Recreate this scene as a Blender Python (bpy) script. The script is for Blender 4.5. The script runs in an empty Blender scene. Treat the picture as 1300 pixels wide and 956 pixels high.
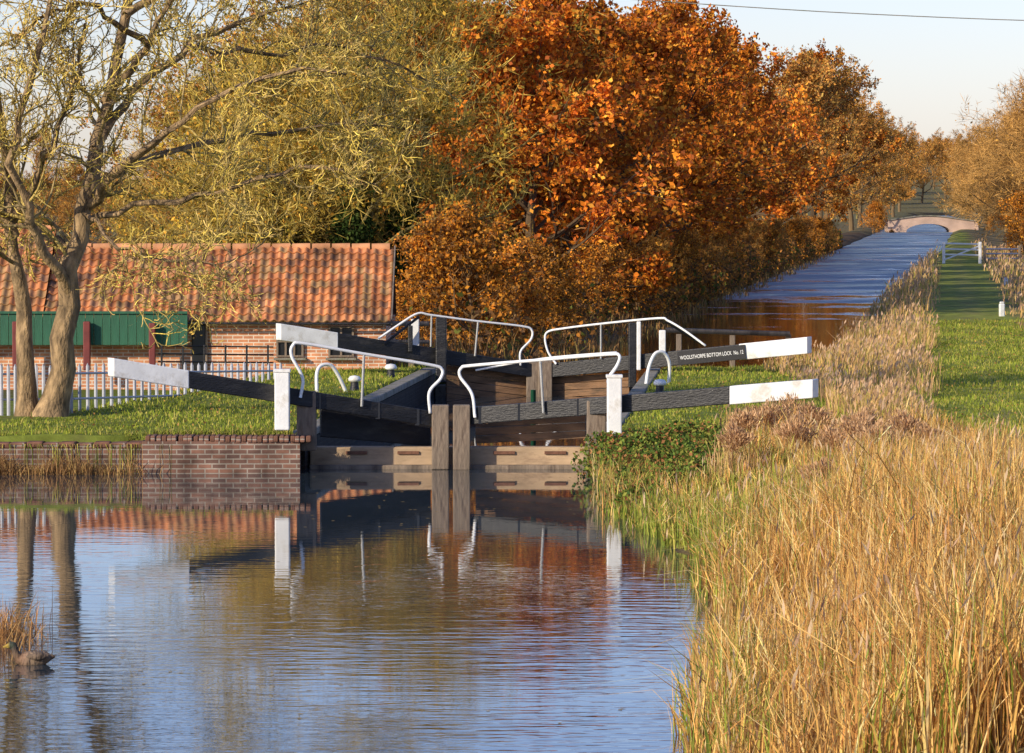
import bpy, math, numpy as np
from mathutils import Vector
F=5600.0; YH=245.0; CH=4.35
def P(px,py,d): return np.array([(px-650)*d/F, d, CH-(py-YH)*d/F])
RNG=np.random.default_rng(7)
scene=bpy.context.scene
# ---------------------------------------------------------------- helpers
def norm(v): return v/np.maximum(np.linalg.norm(v,axis=-1,keepdims=True),1e-9)
def link(o,parent=None):
    scene.collection.objects.link(o)
    if parent is not None: o.parent=parent
    return o
def empty(name):
    e=bpy.data.objects.new(name,None); e.empty_display_size=0.3; return link(e)
class MB:
    def __init__(s): s.V=[];s.Fc=[];s.C=[];s.n=0
    def add(s,V,Fc,C):
        V=np.asarray(V,float).reshape(-1,3); Fc=np.asarray(Fc,int).reshape(-1,3)
        C=np.asarray(C,float)
        if C.ndim==1: C=np.tile(C[:3],(len(V),1))
        s.V.append(V); s.Fc.append(Fc+s.n); s.C.append(C[:,:3]); s.n+=len(V)
    def mesh(s,name,mat,smooth=False):
        V=np.concatenate(s.V);Fc=np.concatenate(s.Fc);C=np.concatenate(s.C)
        me=bpy.data.meshes.new(name)
        me.vertices.add(len(V)); me.vertices.foreach_set('co',V.astype(np.float32).ravel())
        me.loops.add(len(Fc)*3); me.loops.foreach_set('vertex_index',Fc.astype(np.int32).ravel())
        me.polygons.add(len(Fc)); me.polygons.foreach_set('loop_start',np.arange(0,len(Fc)*3,3,dtype=np.int32))
        me.polygons.foreach_set('use_smooth',np.full(len(Fc),smooth))
        me.update(calc_edges=True)
        a=me.color_attributes.new('Col','FLOAT_COLOR','POINT')
        a.data.foreach_set('color',np.concatenate([np.clip(C,0,1),np.ones((len(C),1))],1).astype(np.float32).ravel())
        me.materials.append(mat)
        return me
    def obj(s,name,mat,parent=None,smooth=False):
        return link(bpy.data.objects.new(name,s.mesh(name,mat,smooth)),parent)
def pick(rng,n,pal,jit=0.15):
    pal=np.array(pal,float); c=pal[rng.integers(0,len(pal),n)]
    return c*(1+rng.normal(0,jit,(n,1)))
def tubes(P_,R,s,C):
    m,K,_=P_.shape
    T=norm(np.gradient(P_,axis=1))
    ref=norm(np.array([0.31,0.87,0.23])); ref2=norm(np.array([0.9,-0.2,0.1]))
    al=np.abs((T*ref).sum(-1,keepdims=True)); rf=np.where(al.mean(1,keepdims=True)>0.9,ref2,ref)
    N=norm(np.cross(T,rf)); B=np.cross(T,N)
    a=np.linspace(0,2*np.pi,s,endpoint=False)
    V=P_[:,:,None,:]+R[:,:,None,None]*(np.cos(a)[None,None,:,None]*N[:,:,None,:]+np.sin(a)[None,None,:,None]*B[:,:,None,:])
    idx=np.arange(m*K*s).reshape(m,K,s)
    A=idx[:,:-1,:];Bn=np.roll(A,-1,2);D=idx[:,1:,:];E=np.roll(D,-1,2)
    Fc=np.concatenate([np.stack([A,Bn,E],-1).reshape(-1,3),np.stack([A,E,D],-1).reshape(-1,3)])
    C=np.asarray(C,float)
    if C.ndim==1: CC=np.tile(C,(m*K*s,1))
    else: CC=np.repeat(C,K*s,axis=0)
    return V.reshape(-1,3),Fc,CC
def ribbons(rng,P_,R,C):
    m,K,_=P_.shape
    T=norm(P_[:,-1]-P_[:,0]); Nn=norm(np.cross(T,rng.normal(0,1,T.shape)))[:,None,:]
    V=np.stack([P_-Nn*R[...,None]*1.2,P_+Nn*R[...,None]*1.2],2)
    idx=np.arange(m*K*2).reshape(m,K,2); A=idx[:,:-1,0].ravel();B=idx[:,:-1,1].ravel();D=idx[:,1:,0].ravel();E=idx[:,1:,1].ravel()
    return V.reshape(-1,3),np.concatenate([np.stack([A,B,E],1),np.stack([A,E,D],1)]),np.repeat(C,K*2,axis=0)
def leaves(rng,cent,size,C,asp=0.6,flat=0.0,axis=None):
    n=len(cent)
    u=norm(rng.normal(0,1,(n,3))) if axis is None else norm(axis+rng.normal(0,.25,(n,3)))
    w=norm(np.cross(u,rng.normal(0,1,(n,3))))
    s=size[:,None]
    V=np.stack([cent-u*s,cent+w*s*asp,cent+u*s,cent-w*s*asp],1)
    i=np.arange(n)[:,None]*4
    Fc=np.concatenate([i+np.array([[0,1,2]]),i+np.array([[0,2,3]])])
    return V.reshape(-1,3),Fc,np.repeat(C,4,axis=0)
def blades(rng,base,h,w,C,lean=0.3,wind=(0.0,0.0)):
    n=len(base); a=rng.uniform(0,2*np.pi,n); f=rng.uniform(0,np.pi,n)
    L=np.abs(rng.normal(0,lean,n))*h
    ld=np.stack([np.cos(a)*L+wind[0]*h,np.sin(a)*L+wind[1]*h,np.zeros(n)],1)
    wd=np.stack([np.cos(f),np.sin(f),np.zeros(n)],1)*w[:,None]*.5
    up=np.zeros((n,3));up[:,2]=h
    m=base+up*.55+ld*.35; t=base+up*(1-.25*(L/np.maximum(h,1e-3))[:,None])+ld
    V=np.stack([base-wd,base+wd,m-wd*.8,m+wd*.8,t],1)
    i=np.arange(n)[:,None]*5
    Fc=np.concatenate([i+np.array([[0,1,3]]),i+np.array([[0,3,2]]),i+np.array([[2,3,4]])])
    return V.reshape(-1,3),Fc,np.repeat(C,5,axis=0)
# ---------------------------------------------------------------- materials
def newmat(name):
    m=bpy.data.materials.new(name); m.use_nodes=True; nt=m.node_tree; nt.nodes.clear()
    out=nt.nodes.new('ShaderNodeOutputMaterial'); return m,nt,out
def N(nt,t,**k):
    n=nt.nodes.new(t)
    for a,b in k.items(): setattr(n,a,b)
    return n
def foliage_mat(name,transl=0.3,rand=0.2,rough=.8):
    m,nt,out=newmat(name); L=nt.links.new
    at=N(nt,'ShaderNodeAttribute',attribute_name='Col'); oi=N(nt,'ShaderNodeObjectInfo')
    mr=N(nt,'ShaderNodeMapRange'); mr.inputs[3].default_value=1-rand; mr.inputs[4].default_value=1+rand
    L(oi.outputs['Random'],mr.inputs[0])
    hs=N(nt,'ShaderNodeHueSaturation'); L(at.outputs['Color'],hs.inputs['Color']); L(mr.outputs[0],hs.inputs['Value'])
    df=N(nt,'ShaderNodeBsdfDiffuse'); tr=N(nt,'ShaderNodeBsdfTranslucent'); mx=N(nt,'ShaderNodeMixShader'); mx.inputs[0].default_value=transl
    L(hs.outputs[0],df.inputs[0]);L(hs.outputs[0],tr.inputs[0]);L(df.outputs[0],mx.inputs[1]);L(tr.outputs[0],mx.inputs[2]);L(mx.outputs[0],out.inputs[0])
    return m
def solid_mat(name,col,rough=.6,var=.25,scale=6,bump=.2,bscale=40,attr=False,col2=None,spec=.5,metal=0,stretch=(1,1,1),bdist=.02):
    m,nt,out=newmat(name); L=nt.links.new
    b=N(nt,'ShaderNodeBsdfPrincipled'); b.inputs['Roughness'].default_value=rough; b.inputs['Metallic'].default_value=metal
    b.inputs['Specular IOR Level'].default_value=spec
    tc=N(nt,'ShaderNodeTexCoord'); mp=N(nt,'ShaderNodeMapping'); mp.inputs['Scale'].default_value=stretch; L(tc.outputs['Object'],mp.inputs[0])
    nz=N(nt,'ShaderNodeTexNoise'); nz.inputs['Scale'].default_value=scale; nz.inputs['Detail'].default_value=6; L(mp.outputs[0],nz.inputs[0])
    cr=N(nt,'ShaderNodeMapRange'); cr.inputs[1].default_value=.3;cr.inputs[2].default_value=.7; cr.inputs[3].default_value=1-var;cr.inputs[4].default_value=1+var
    L(nz.outputs[0],cr.inputs[0])
    if attr:
        at=N(nt,'ShaderNodeAttribute',attribute_name='Col'); src=at.outputs['Color']
    else:
        c=N(nt,'ShaderNodeRGB'); c.outputs[0].default_value=(*col,1); src=c.outputs[0]
    if col2 is not None:
        n2=N(nt,'ShaderNodeTexNoise'); n2.inputs['Scale'].default_value=scale*.7; n2.inputs['Detail'].default_value=8; n2.inputs['Roughness'].default_value=.7; L(mp.outputs[0],n2.inputs[0])
        r2=N(nt,'ShaderNodeMapRange'); r2.inputs[1].default_value=.52;r2.inputs[2].default_value=.66; L(n2.outputs[0],r2.inputs[0])
        mm=N(nt,'ShaderNodeMix',data_type='RGBA'); L(r2.outputs[0],mm.inputs[0]); L(src,mm.inputs[6]); mm.inputs[7].default_value=(*col2,1); src=mm.outputs[2]
    hs=N(nt,'ShaderNodeHueSaturation'); L(src,hs.inputs['Color']); L(cr.outputs[0],hs.inputs['Value']); L(hs.outputs[0],b.inputs['Base Color'])
    nb=N(nt,'ShaderNodeTexNoise'); nb.inputs['Scale'].default_value=bscale; nb.inputs['Detail'].default_value=4; L(mp.outputs[0],nb.inputs[0])
    bp=N(nt,'ShaderNodeBump'); bp.inputs['Strength'].default_value=bump; bp.inputs['Distance'].default_value=bdist; L(nb.outputs[0],bp.inputs['Height']); L(bp.outputs[0],b.inputs['Normal'])
    L(b.outputs[0],out.inputs[0]); return m
def brick_mat(name,c1,c2,mortar,swap=True,var=.3,msize=.012):
    m,nt,out=newmat(name); L=nt.links.new
    b=N(nt,'ShaderNodeBsdfPrincipled'); b.inputs['Roughness'].default_value=.85; b.inputs['Specular IOR Level'].default_value=.2
    tc=N(nt,'ShaderNodeTexCoord'); sx=N(nt,'ShaderNodeSeparateXYZ'); L(tc.outputs['Object'],sx.inputs[0])
    ad=N(nt,'ShaderNodeMath',operation='ADD'); L(sx.outputs[0],ad.inputs[0]); L(sx.outputs[1],ad.inputs[1])
    cx=N(nt,'ShaderNodeCombineXYZ'); L(ad.outputs[0],cx.inputs[0]); L(sx.outputs[2],cx.inputs[1])
    br=N(nt,'ShaderNodeTexBrick'); br.inputs['Scale'].default_value=1; br.inputs['Brick Width'].default_value=.225; br.inputs['Row Height'].default_value=.075
    br.inputs['Mortar Size'].default_value=msize; br.inputs['Mortar Smooth'].default_value=.3; br.inputs['Bias'].default_value=0
    br.inputs['Color1'].default_value=(*c1,1);br.inputs['Color2'].default_value=(*c2,1);br.inputs['Mortar'].default_value=(*mortar,1)
    L(cx.outputs[0],br.inputs[0])
    nz=N(nt,'ShaderNodeTexNoise'); nz.inputs['Scale'].default_value=2.5; nz.inputs['Detail'].default_value=8; L(tc.outputs['Object'],nz.inputs[0])
    cr=N(nt,'ShaderNodeMapRange'); cr.inputs[1].default_value=.3;cr.inputs[2].default_value=.7; cr.inputs[3].default_value=1-var;cr.inputs[4].default_value=1+var; L(nz.outputs[0],cr.inputs[0])
    hs=N(nt,'ShaderNodeHueSaturation'); L(br.outputs[0],hs.inputs['Color']); L(cr.outputs[0],hs.inputs['Value']); L(hs.outputs[0],b.inputs['Base Color'])
    bp=N(nt,'ShaderNodeBump'); bp.inputs['Strength'].default_value=.5; bp.inputs['Distance'].default_value=.01; bp.invert=True; L(br.outputs['Fac'],bp.inputs['Height']); L(bp.outputs[0],b.inputs['Normal'])
    L(b.outputs[0],out.inputs[0]); return m
def water_mat(name,base,rough,dist,scale,stretch,patch=None):
    m,nt,out=newmat(name); L=nt.links.new
    b=N(nt,'ShaderNodeBsdfPrincipled'); b.inputs['Base Color'].default_value=(*base,1); b.inputs['Roughness'].default_value=rough; b.inputs['IOR'].default_value=1.6
    tc=N(nt,'ShaderNodeTexCoord'); mp=N(nt,'ShaderNodeMapping'); mp.inputs['Scale'].default_value=stretch; L(tc.outputs['Object'],mp.inputs[0])
    nz=N(nt,'ShaderNodeTexNoise'); nz.inputs['Scale'].default_value=scale; nz.inputs['Detail'].default_value=2.5; L(mp.outputs[0],nz.inputs[0])
    n3=N(nt,'ShaderNodeTexNoise'); n3.inputs['Scale'].default_value=.22; n3.inputs['Detail'].default_value=2; L(tc.outputs['Object'],n3.inputs[0])
    m3=N(nt,'ShaderNodeMapRange'); m3.inputs[1].default_value=.35;m3.inputs[2].default_value=.65;m3.inputs[3].default_value=.4;m3.inputs[4].default_value=1.15; L(n3.outputs[0],m3.inputs[0])
    sy=N(nt,'ShaderNodeSeparateXYZ'); L(tc.outputs['Object'],sy.inputs[0])
    my=N(nt,'ShaderNodeMapRange'); my.interpolation_type='SMOOTHSTEP'; my.inputs[1].default_value=62; my.inputs[2].default_value=40; my.inputs[3].default_value=.22; my.inputs[4].default_value=1.6; L(sy.outputs[1],my.inputs[0])
    if patch: my.inputs[3].default_value=1; my.inputs[4].default_value=1
    mz=N(nt,'ShaderNodeMath',operation='MULTIPLY'); L(m3.outputs[0],mz.inputs[0]); L(my.outputs[0],mz.inputs[1])
    mu=N(nt,'ShaderNodeMath',operation='MULTIPLY'); L(nz.outputs[0],mu.inputs[0]); L(mz.outputs[0],mu.inputs[1])
    bp=N(nt,'ShaderNodeBump'); bp.inputs['Strength'].default_value=1; bp.inputs['Distance'].default_value=dist; L(mu.outputs[0],bp.inputs['Height']); L(bp.outputs[0],b.inputs['Normal'])
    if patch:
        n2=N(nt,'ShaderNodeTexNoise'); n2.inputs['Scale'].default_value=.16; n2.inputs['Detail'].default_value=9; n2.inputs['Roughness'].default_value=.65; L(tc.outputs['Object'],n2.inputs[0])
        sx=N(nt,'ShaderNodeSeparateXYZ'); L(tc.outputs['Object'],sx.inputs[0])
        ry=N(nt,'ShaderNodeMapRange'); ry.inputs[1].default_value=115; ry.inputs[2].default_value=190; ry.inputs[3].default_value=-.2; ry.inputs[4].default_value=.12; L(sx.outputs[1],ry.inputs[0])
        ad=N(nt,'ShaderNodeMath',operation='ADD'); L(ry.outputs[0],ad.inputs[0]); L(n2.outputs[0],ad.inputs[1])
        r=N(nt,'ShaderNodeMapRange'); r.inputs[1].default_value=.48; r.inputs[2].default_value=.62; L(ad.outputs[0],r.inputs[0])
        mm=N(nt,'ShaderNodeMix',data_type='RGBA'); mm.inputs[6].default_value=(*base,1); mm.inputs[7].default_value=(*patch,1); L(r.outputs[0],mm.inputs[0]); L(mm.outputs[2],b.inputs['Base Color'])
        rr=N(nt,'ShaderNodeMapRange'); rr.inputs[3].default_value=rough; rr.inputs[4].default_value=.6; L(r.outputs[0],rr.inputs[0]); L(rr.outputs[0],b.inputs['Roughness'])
    L(b.outputs[0],out.inputs[0]); return m
M_fol=foliage_mat('foliage',.2); M_grass=foliage_mat('grass_blades',.25,0)
M_bark=solid_mat('bark',(1,1,1),.9,.6,9,1.0,22,attr=True,bdist=.05,stretch=(1,1,.4))
M_ground=solid_mat('ground_soil_grass',(1,1,1),.95,.35,3,.6,12,attr=True,spec=.1)
M_tile=solid_mat('clay_tile',(1,1,1),.8,.45,2.2,.3,40,attr=True,spec=.2)
M_black=solid_mat('black_paint',(.009,.009,.011),.5,.5,5,.6,25,col2=(.03,.028,.026),stretch=(.6,.6,2))
M_white=solid_mat('white_paint',(.78,.78,.76),.5,.1,4,.2,30,col2=(.56,.53,.47))
M_rail=solid_mat('white_rail_paint',(.82,.82,.8),.4,.05,4,.1,30)
M_wood=solid_mat('weathered_wood',(.21,.16,.115),.85,.4,5,.8,25,col2=(.1,.07,.05),stretch=(1,1,.25))
M_plank=solid_mat('brown_gate_planks',(.22,.12,.06),.8,.4,4,.7,25,col2=(.07,.05,.03),stretch=(.4,.4,2))
M_cill=solid_mat('cill_timber',(.44,.31,.19),.8,.3,4,.6,20,col2=(.24,.16,.1),stretch=(.3,1,1))
M_stone=solid_mat('coping_stone',(.22,.2,.16),.9,.3,3,.6,20,col2=(.1,.12,.05))
M_galv=solid_mat('galvanised_steel',(.42,.43,.48),.6,.15,5,.1,30)
M_green=solid_mat('green_boards',(.015,.1,.05),.6,.25,3,.3,20,stretch=(6,1,.5))
M_red=solid_mat('red_oxide_paint',(.17,.03,.025),.6,.2,5,.2,20)
M_dark=solid_mat('dark_interior',(.015,.015,.017),.3,.1,5,.05,20)
M_rust=solid_mat('rusty_iron',(.16,.07,.04),.8,.4,8,.4,30)
M_brick=brick_mat('house_brick',(.62,.27,.13),(.46,.19,.1),(.66,.55,.44))
M_qbrick=brick_mat('quay_brick',(.22,.11,.075),(.12,.07,.055),(.28,.235,.19),var=.6)
M_cbrick=brick_mat('shaded_chamber_brick',(.03,.02,.016),(.022,.017,.014),(.04,.035,.03),var=.4)  # brick colour darkened to paint in the shade inside the chamber
M_bbrick=solid_mat('bridge_brick',(.5,.35,.27),.9,.2,1,.2,6)
M_water=water_mat('canal_water',(.03,.045,.058),.015,.0036,2.8,(.55,1.7,1))
M_uwater=water_mat('weed_and_sky_canal_water',(.015,.02,.015),.03,.0025,3,(.7,1.6,1),patch=(.17,.24,.28))  # blue patches colour in duckweed plus pale sky reflection, stronger farther up the canal
# ---------------------------------------------------------------- simple solids
def box(name,parent,c,size,mat,rz=0,bev=.01):
    x,y,z=np.array(size)/2
    v=[(-x,-y,-z),(x,-y,-z),(x,y,-z),(-x,y,-z),(-x,-y,z),(x,-y,z),(x,y,z),(-x,y,z)]
    f=[(0,3,2,1),(4,5,6,7),(0,1,5,4),(1,2,6,5),(2,3,7,6),(3,0,4,7)]
    me=bpy.data.meshes.new(name); me.from_pydata(v,[],f); me.materials.append(mat)
    o=link(bpy.data.objects.new(name,me),parent); o.location=c; o.rotation_euler[2]=rz
    if bev: m=o.modifiers.new('bevel','BEVEL'); m.width=bev; m.segments=2
    return o
def prism(name,parent,p0,p1,h0,h1,t,mat,bev=.015):
    p0=np.array(p0,float);p1=np.array(p1,float); d=p1-p0; n=norm(np.array([-d[1],d[0],0.]))*t/2
    z=np.array([0,0,1.])
    v=[]
    for p,h in((p0,h0),(p1,h1)):
        v+= [p-n-z*h/2,p+n-z*h/2,p+n+z*h/2,p-n+z*h/2]
    f=[(0,1,2,3),(7,6,5,4),(0,4,5,1),(1,5,6,2),(2,6,7,3),(3,7,4,0)]
    me=bpy.data.meshes.new(name); me.from_pydata([tuple(a) for a in v],[],f); me.materials.append(mat)
    me.validate()
    o=link(bpy.data.objects.new(name,me),parent)
    if bev: m=o.modifiers.new('bevel','BEVEL'); m.width=bev; m.segments=2
    return o
def catmull(pts,n=6):
    p=np.array(pts,float); p=np.vstack([2*p[0]-p[1],p,2*p[-1]-p[-2]]); o=[]
    for i in range(1,len(p)-2):
        for t in np.linspace(0,1,n,endpoint=False):
            a,b,c,d=p[i-1],p[i],p[i+1],p[i+2]
            o.append(.5*((2*b)+(c-a)*t+(2*a-5*b+4*c-d)*t*t+(3*b-a-3*c+d)*t**3))
    o.append(p[-2]); return np.array(o)
def tube(name,parent,pts,r,mat,s=8,smooth=True,col=(.8,.8,.8)):
    q=catmull(pts) if smooth and len(pts)>2 else np.array(pts,float)
    b=MB(); V,Fc,C=tubes(q[None],np.full((1,len(q)),r) if np.isscalar(r) else np.array(r)[None],s,np.array(col)); b.add(V,Fc,C)
    for e,rev in((0,True),(len(q)-1,False)):
        k=np.arange(s)+e*s; fs=[[k[0],k[i],k[i+1]] for i in range(1,s-1)]
        b.Fc.append(np.array(fs))
    return b.obj(name,mat,parent,True)
# ---------------------------------------------------------------- terrain
WP=np.array([(1.0,10),(1.3,25),(1.56,34.3),(1.82,39.2),(2.12,43.9),(2.33,49.2),(1.95,54.7),(1.35,61.7),(1.25,68.3),(1.35,69.2),(2.95,95),(4.2,97.2),(6.6,98.2),(7.8,106),(15.5,181),(30,311),(45.5,458),(80,800),
 (73,800),(38.2,458),(22,302),(6.2,151),(1.4,106),(-1.0,97),(-1.65,95),(-3.25,69.2),(-3.35,68.6),(-10.5,68.3),(-10,62),(-7.6,54),(-6.2,47),(-5.7,41),(-5.6,30),(-5.6,10)])
def sdist(X,Y):
    d=np.full(X.shape,1e9); ins=np.zeros(X.shape,bool); n=len(WP)
    for i in range(n):
        x0,y0=WP[i];x1,y1=WP[(i+1)%n]
        ex,ey=x1-x0,y1-y0; t=np.clip(((X-x0)*ex+(Y-y0)*ey)/(ex*ex+ey*ey),0,1)
        d=np.minimum(d,np.hypot(X-x0-t*ex,Y-y0-t*ey))
        c=((y0>Y)!=(y1>Y)); 
        if abs(ey)>1e-9: ins^= c&(X<ex*(Y-y0)/ey+x0)
    return np.where(ins,-d,d)
def ss(t): t=np.clip(t,0,1); return t*t*(3-2*t)
def wob(X,Y): return .5*np.sin(X*1.3+Y*.7)+.3*np.sin(X*2.9-Y*1.7+1)+.2*np.sin(X*5.1+Y*4.3)
def height(X,Y,sd=None):
    X=np.asarray(X,float);Y=np.asarray(Y,float)
    if sd is None: sd=sdist(X,Y)
    top=.58+.03*wob(X,Y)
    low=np.where(sd>0,.02+(top-.02)*ss(sd/2.6),.02-1.2*ss(-sd/.7))
    upp=np.where(sd>0,.24+(top-.24)*ss(sd/1.2),.24-1.0*ss(-sd/.6))
    lock=np.where(sd>.2,top-.02,-1.3)
    h=np.where(Y<68.1,low,np.where(Y<96.2,lock,upp))
    side=-((X+7.6)*14-(Y-76)*2.7)/14.26
    side=np.where(Y<76, np.minimum(side,(Y-75.5)*1.0),side)
    k=ss(side/2.2)*ss((sd-2)/3)*(Y>73)
    h=h*(1-k)+(.1+.02*wob(X*.5,Y*.5))*k
    hill=ss((Y-700)/900)
    h=h+hill*(9+5*np.sin(X/260+1.1)+3*np.sin(X/120))
    return h
def axis(segs):
    o=[]
    for a,b,s in segs: o.append(np.arange(a,b,s))
    return np.unique(np.round(np.concatenate(o+[[segs[-1][1]]]),4))
xs=axis([(-3000,-400,200),(-400,-100,25),(-100,-20,4),(-20,-12,1),(-12,12,.25),(12,60,.6),(60,120,3),(120,400,25),(400,3000,200)])
ys=axis([(-60,10,10),(10,30,1.5),(30,60,.5),(60,100,.28),(100,140,.7),(140,330,1.6),(330,820,5),(820,2000,60),(2000,5000,400)])
GX,GY=np.meshgrid(xs,ys); SD=sdist(GX,GY); GZ=height(GX,GY,SD)
def pathc(Y): return .097*Y+.9+np.maximum(0,70-Y)*.14
def ground_col(X,Y,SD):
    n=wob(X*.35,Y*.23); n2=wob(X*1.7+3,Y*1.1)
    C=np.zeros(X.shape+(3,)); C[:]=(.13,.125,.045)
    C+= (n[...,None]*.03)*np.array([1,.7,.3])
    right=(X>WP[0,0])&(X> .097*Y-3.5)
    g=np.array([.2,.225,.035]); tan=np.array([.2,.15,.065])
    C[right&(SD>0)]=tan
    pw=np.abs(X-pathc(Y)-.15); pk=ss((1.7-pw+.4*n2)/.6)
    gg=g*(1+.28*n2[...,None]); worn=np.exp(-((X-pathc(Y)-.1)/.25)**2)[...,None]*.45; gg=gg*(1-worn)+np.array([.27,.22,.09])*worn
    C=C*(1-pk[...,None])+gg*pk[...,None]
    lawn=((Y>67.5)&(Y<97)&(X>-10.5)&(X<5.9)); lk=lawn*ss((n2+1.4)/1.0)
    C=C*(1-lk[...,None])+(np.array([.15,.18,.03])*(1+.2*n[...,None]))*lk[...,None]
    leftwood=(X<.105*Y-8)&(Y>97)&(Y<600)&(X>-40)
    C[leftwood]=(.11,.07,.035)
    far=(Y>420); C[far]=C[far]*.3+np.array([.17,.14,.06])*.7
    C[SD<.05]=(.05,.04,.025)
    return C
GC=ground_col(GX,GY,SD)
ny,nx=GX.shape; idx=np.arange(nx*ny).reshape(ny,nx); a=idx[:-1,:-1].ravel();b_=idx[:-1,1:].ravel();c=idx[1:,1:].ravel();d=idx[1:,:-1].ravel()
mb=MB(); mb.add(np.stack([GX,GY,GZ],-1).reshape(-1,3),np.concatenate([np.stack([a,b_,c],1),np.stack([a,c,d],1)]),GC.reshape(-1,3))
mb.obj('ground',M_ground,smooth=True)
def sheet(name,V,Fc,mat):
    me=bpy.data.meshes.new(name); me.from_pydata(V,[],Fc); me.materials.append(mat); return link(bpy.data.objects.new(name,me))
sheet('canal_water',[(-12.5,5,0),(10,5,0),(4.5,94.6,0),(-12.5,68.9,0),(-3.6,69.2,0),(-2.0,94.6,0)],[(0,1,2,5,4,3)],M_water)
yy=[94.9,97,100,106,151,181,302,311,458,800]
lx=np.interp(yy,[94.9,97,106,151,302,458,800],[-1.7,-1.8,.5,5.2,21,37,72]); rx=np.interp(yy,[94.9,97.2,98.2,106,181,311,458,800],[3,4.9,7.3,8.8,16.4,31,46.5,81])
V=[];Fc=[]
for i,y in enumerate(yy):
    V+=[(lx[i],y,.28),(rx[i],y,.28)]
    if i: Fc.append((2*i-2,2*i-1,2*i+1,2*i))
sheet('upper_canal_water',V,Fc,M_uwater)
# ---------------------------------------------------------------- lock
def lerp(a,b,t): return np.array(a)*(1-t)+np.array(b)*t
lk=empty('lock_chamber')
LW0,LW1=np.array([-3.25,69.2,0]),np.array([-1.65,95.0,0]); RW0,RW1=np.array([1.35,69.0,0]),np.array([2.95,95.0,0])
off=np.array([.25,0,0])
prism('left_wall',lk,LW0-off+[0,0,-.4],LW1-off+[0,0,-.4],1.7,1.7,.5,M_cbrick,0)
prism('right_wall',lk,RW0+off+[0,0,-.4],RW1+off+[0,0,-.4],1.7,1.7,.5,M_cbrick,0)
off=np.array([.12,0,0])
for (A,B,s) in((LW0-off,LW1-off,0),(RW0+off,RW1+off,1)):
    nseg=18
    for i in range(nseg):
        p=lerp(A,B,i/nseg+.0006);q=lerp(A,B,(i+1)/nseg-.0008)
        prism('coping_stone',lk,p+[0,0,.53],q+[0,0,.53],.12,.12,.28,M_stone,.02)
box('upper_cill_wall',lk,(.65,94.95,-.4),(4.6,.5,1.25),M_stone)
box('right_wing_wall',lk,(1.75,68.75,-.3),(1.2,.5,1.75),M_wood,0,.03)
q=empty('brick_quay_wall')
prism('wall_face',q,(-3.3,68.62,-.3),(-5.75,68.55,-.3),1.6,1.6,.5,M_qbrick,0)
prism('wall_lower_part',q,(-5.76,68.6,-.38),(-12,68.5,-.38),1.55,1.55,.5,M_qbrick,0)
for i in range(31):
    x=-3.16-i*.083; box('coping_brick',q,(x,68.6,.535+RNG.normal(0,.004)),(.074,.55,.1),M_qbrick if i%3 else M_rust,RNG.normal(0,.03),.018)
for i in range(24):
    x=-5.85-i*.26; box('edge_slab',q,(x,68.76,.435+RNG.normal(0,.01)),(.25,.86,.09),M_qbrick if i%2 else M_rust,RNG.normal(0,.02),.02)
c=empty('lock_cill')
prism('cill_beam',c,(-3.2,69.78,.15),(1.28,69.78,.15),.38,.38,.3,M_cill,.03)
prism('cill_step',c,(-3.2,69.55,.0),(1.28,69.55,.0),.12,.12,.16,M_wood,.02)
for px in(452,518,640,705): box('iron_strap',c,P(px,575,69.61),(.34,.03,.05),M_rust,0,.004)
# ---- gates
def gate(name,pts,dE,dM,hE,hM,split,th):
    g=empty(name); pxE,pyE,pxM,pyM=pts
    def D(px): return dE+(dM-dE)*(px-pxE)/(pxM-pxE)
    def cy(px): return pyE+(pyM-pyE)*(px-pxE)/(pxM-pxE)
    def B(px): return P(px,cy(px),D(px))
    hs=hE+(hM-hE)*(split-pxE)/(pxM-pxE)
    prism('beam_white_end',g,B(pxE),B(split),hE*1.06,hs*1.06,th*1.06,M_white)
    prism('beam',g,B(split),B(pxM),hs,hM,th,M_black)
    return g,D,B
def post(name,g,px,w,y0,y1,d,mat,dep=None,bev=.02):
    a=P(px,y0,d);b=P(px,y1,d); return box(name,g,(a+b)/2,(w,dep or w,a[2]-b[2]),mat,0,bev)
# lower left
g,D,B=gate('lower_lock_gate',(140,466,548,532),67.6,69.5,.27,.25,236,.3)
post('heel_post',g,389,.3,497,572,D(389)+.02,M_wood)
post('mitre_post',g,559,.27,514,596,69.4,M_wood)
prism('lower_planks',g,B(404)+[0,.62,-.35],B(545)+[0,.62,-.25],.5,.45,.08,M_black)  # brown timber coloured black here to stand in for shade on this leaf
tube('handrail',g,[P(x,y,D(x)-.22) for x,y in((381,505),(384,480),(370,452),(372,438),(385,436),(460,449),(545,463),(561,469),(559,481),(545,498),(546,525))],.026,M_rail)
tube('handrail_stanchion',g,[P(462,450,D(462)-.22),P(459,516,D(462)-.22)],.022,M_rail)
post('white_gate_post',g,358,.23,471,546,D(358)-.3,M_white,.23)
box('post_cap',g,P(358,470.5,D(358)-.3),(.26,.26,.05),M_white)
for px in(405,480,530): box('strap',g,B(px)+[0,-.155,0],(.07,.02,.26),M_dark,0,.004)
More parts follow.
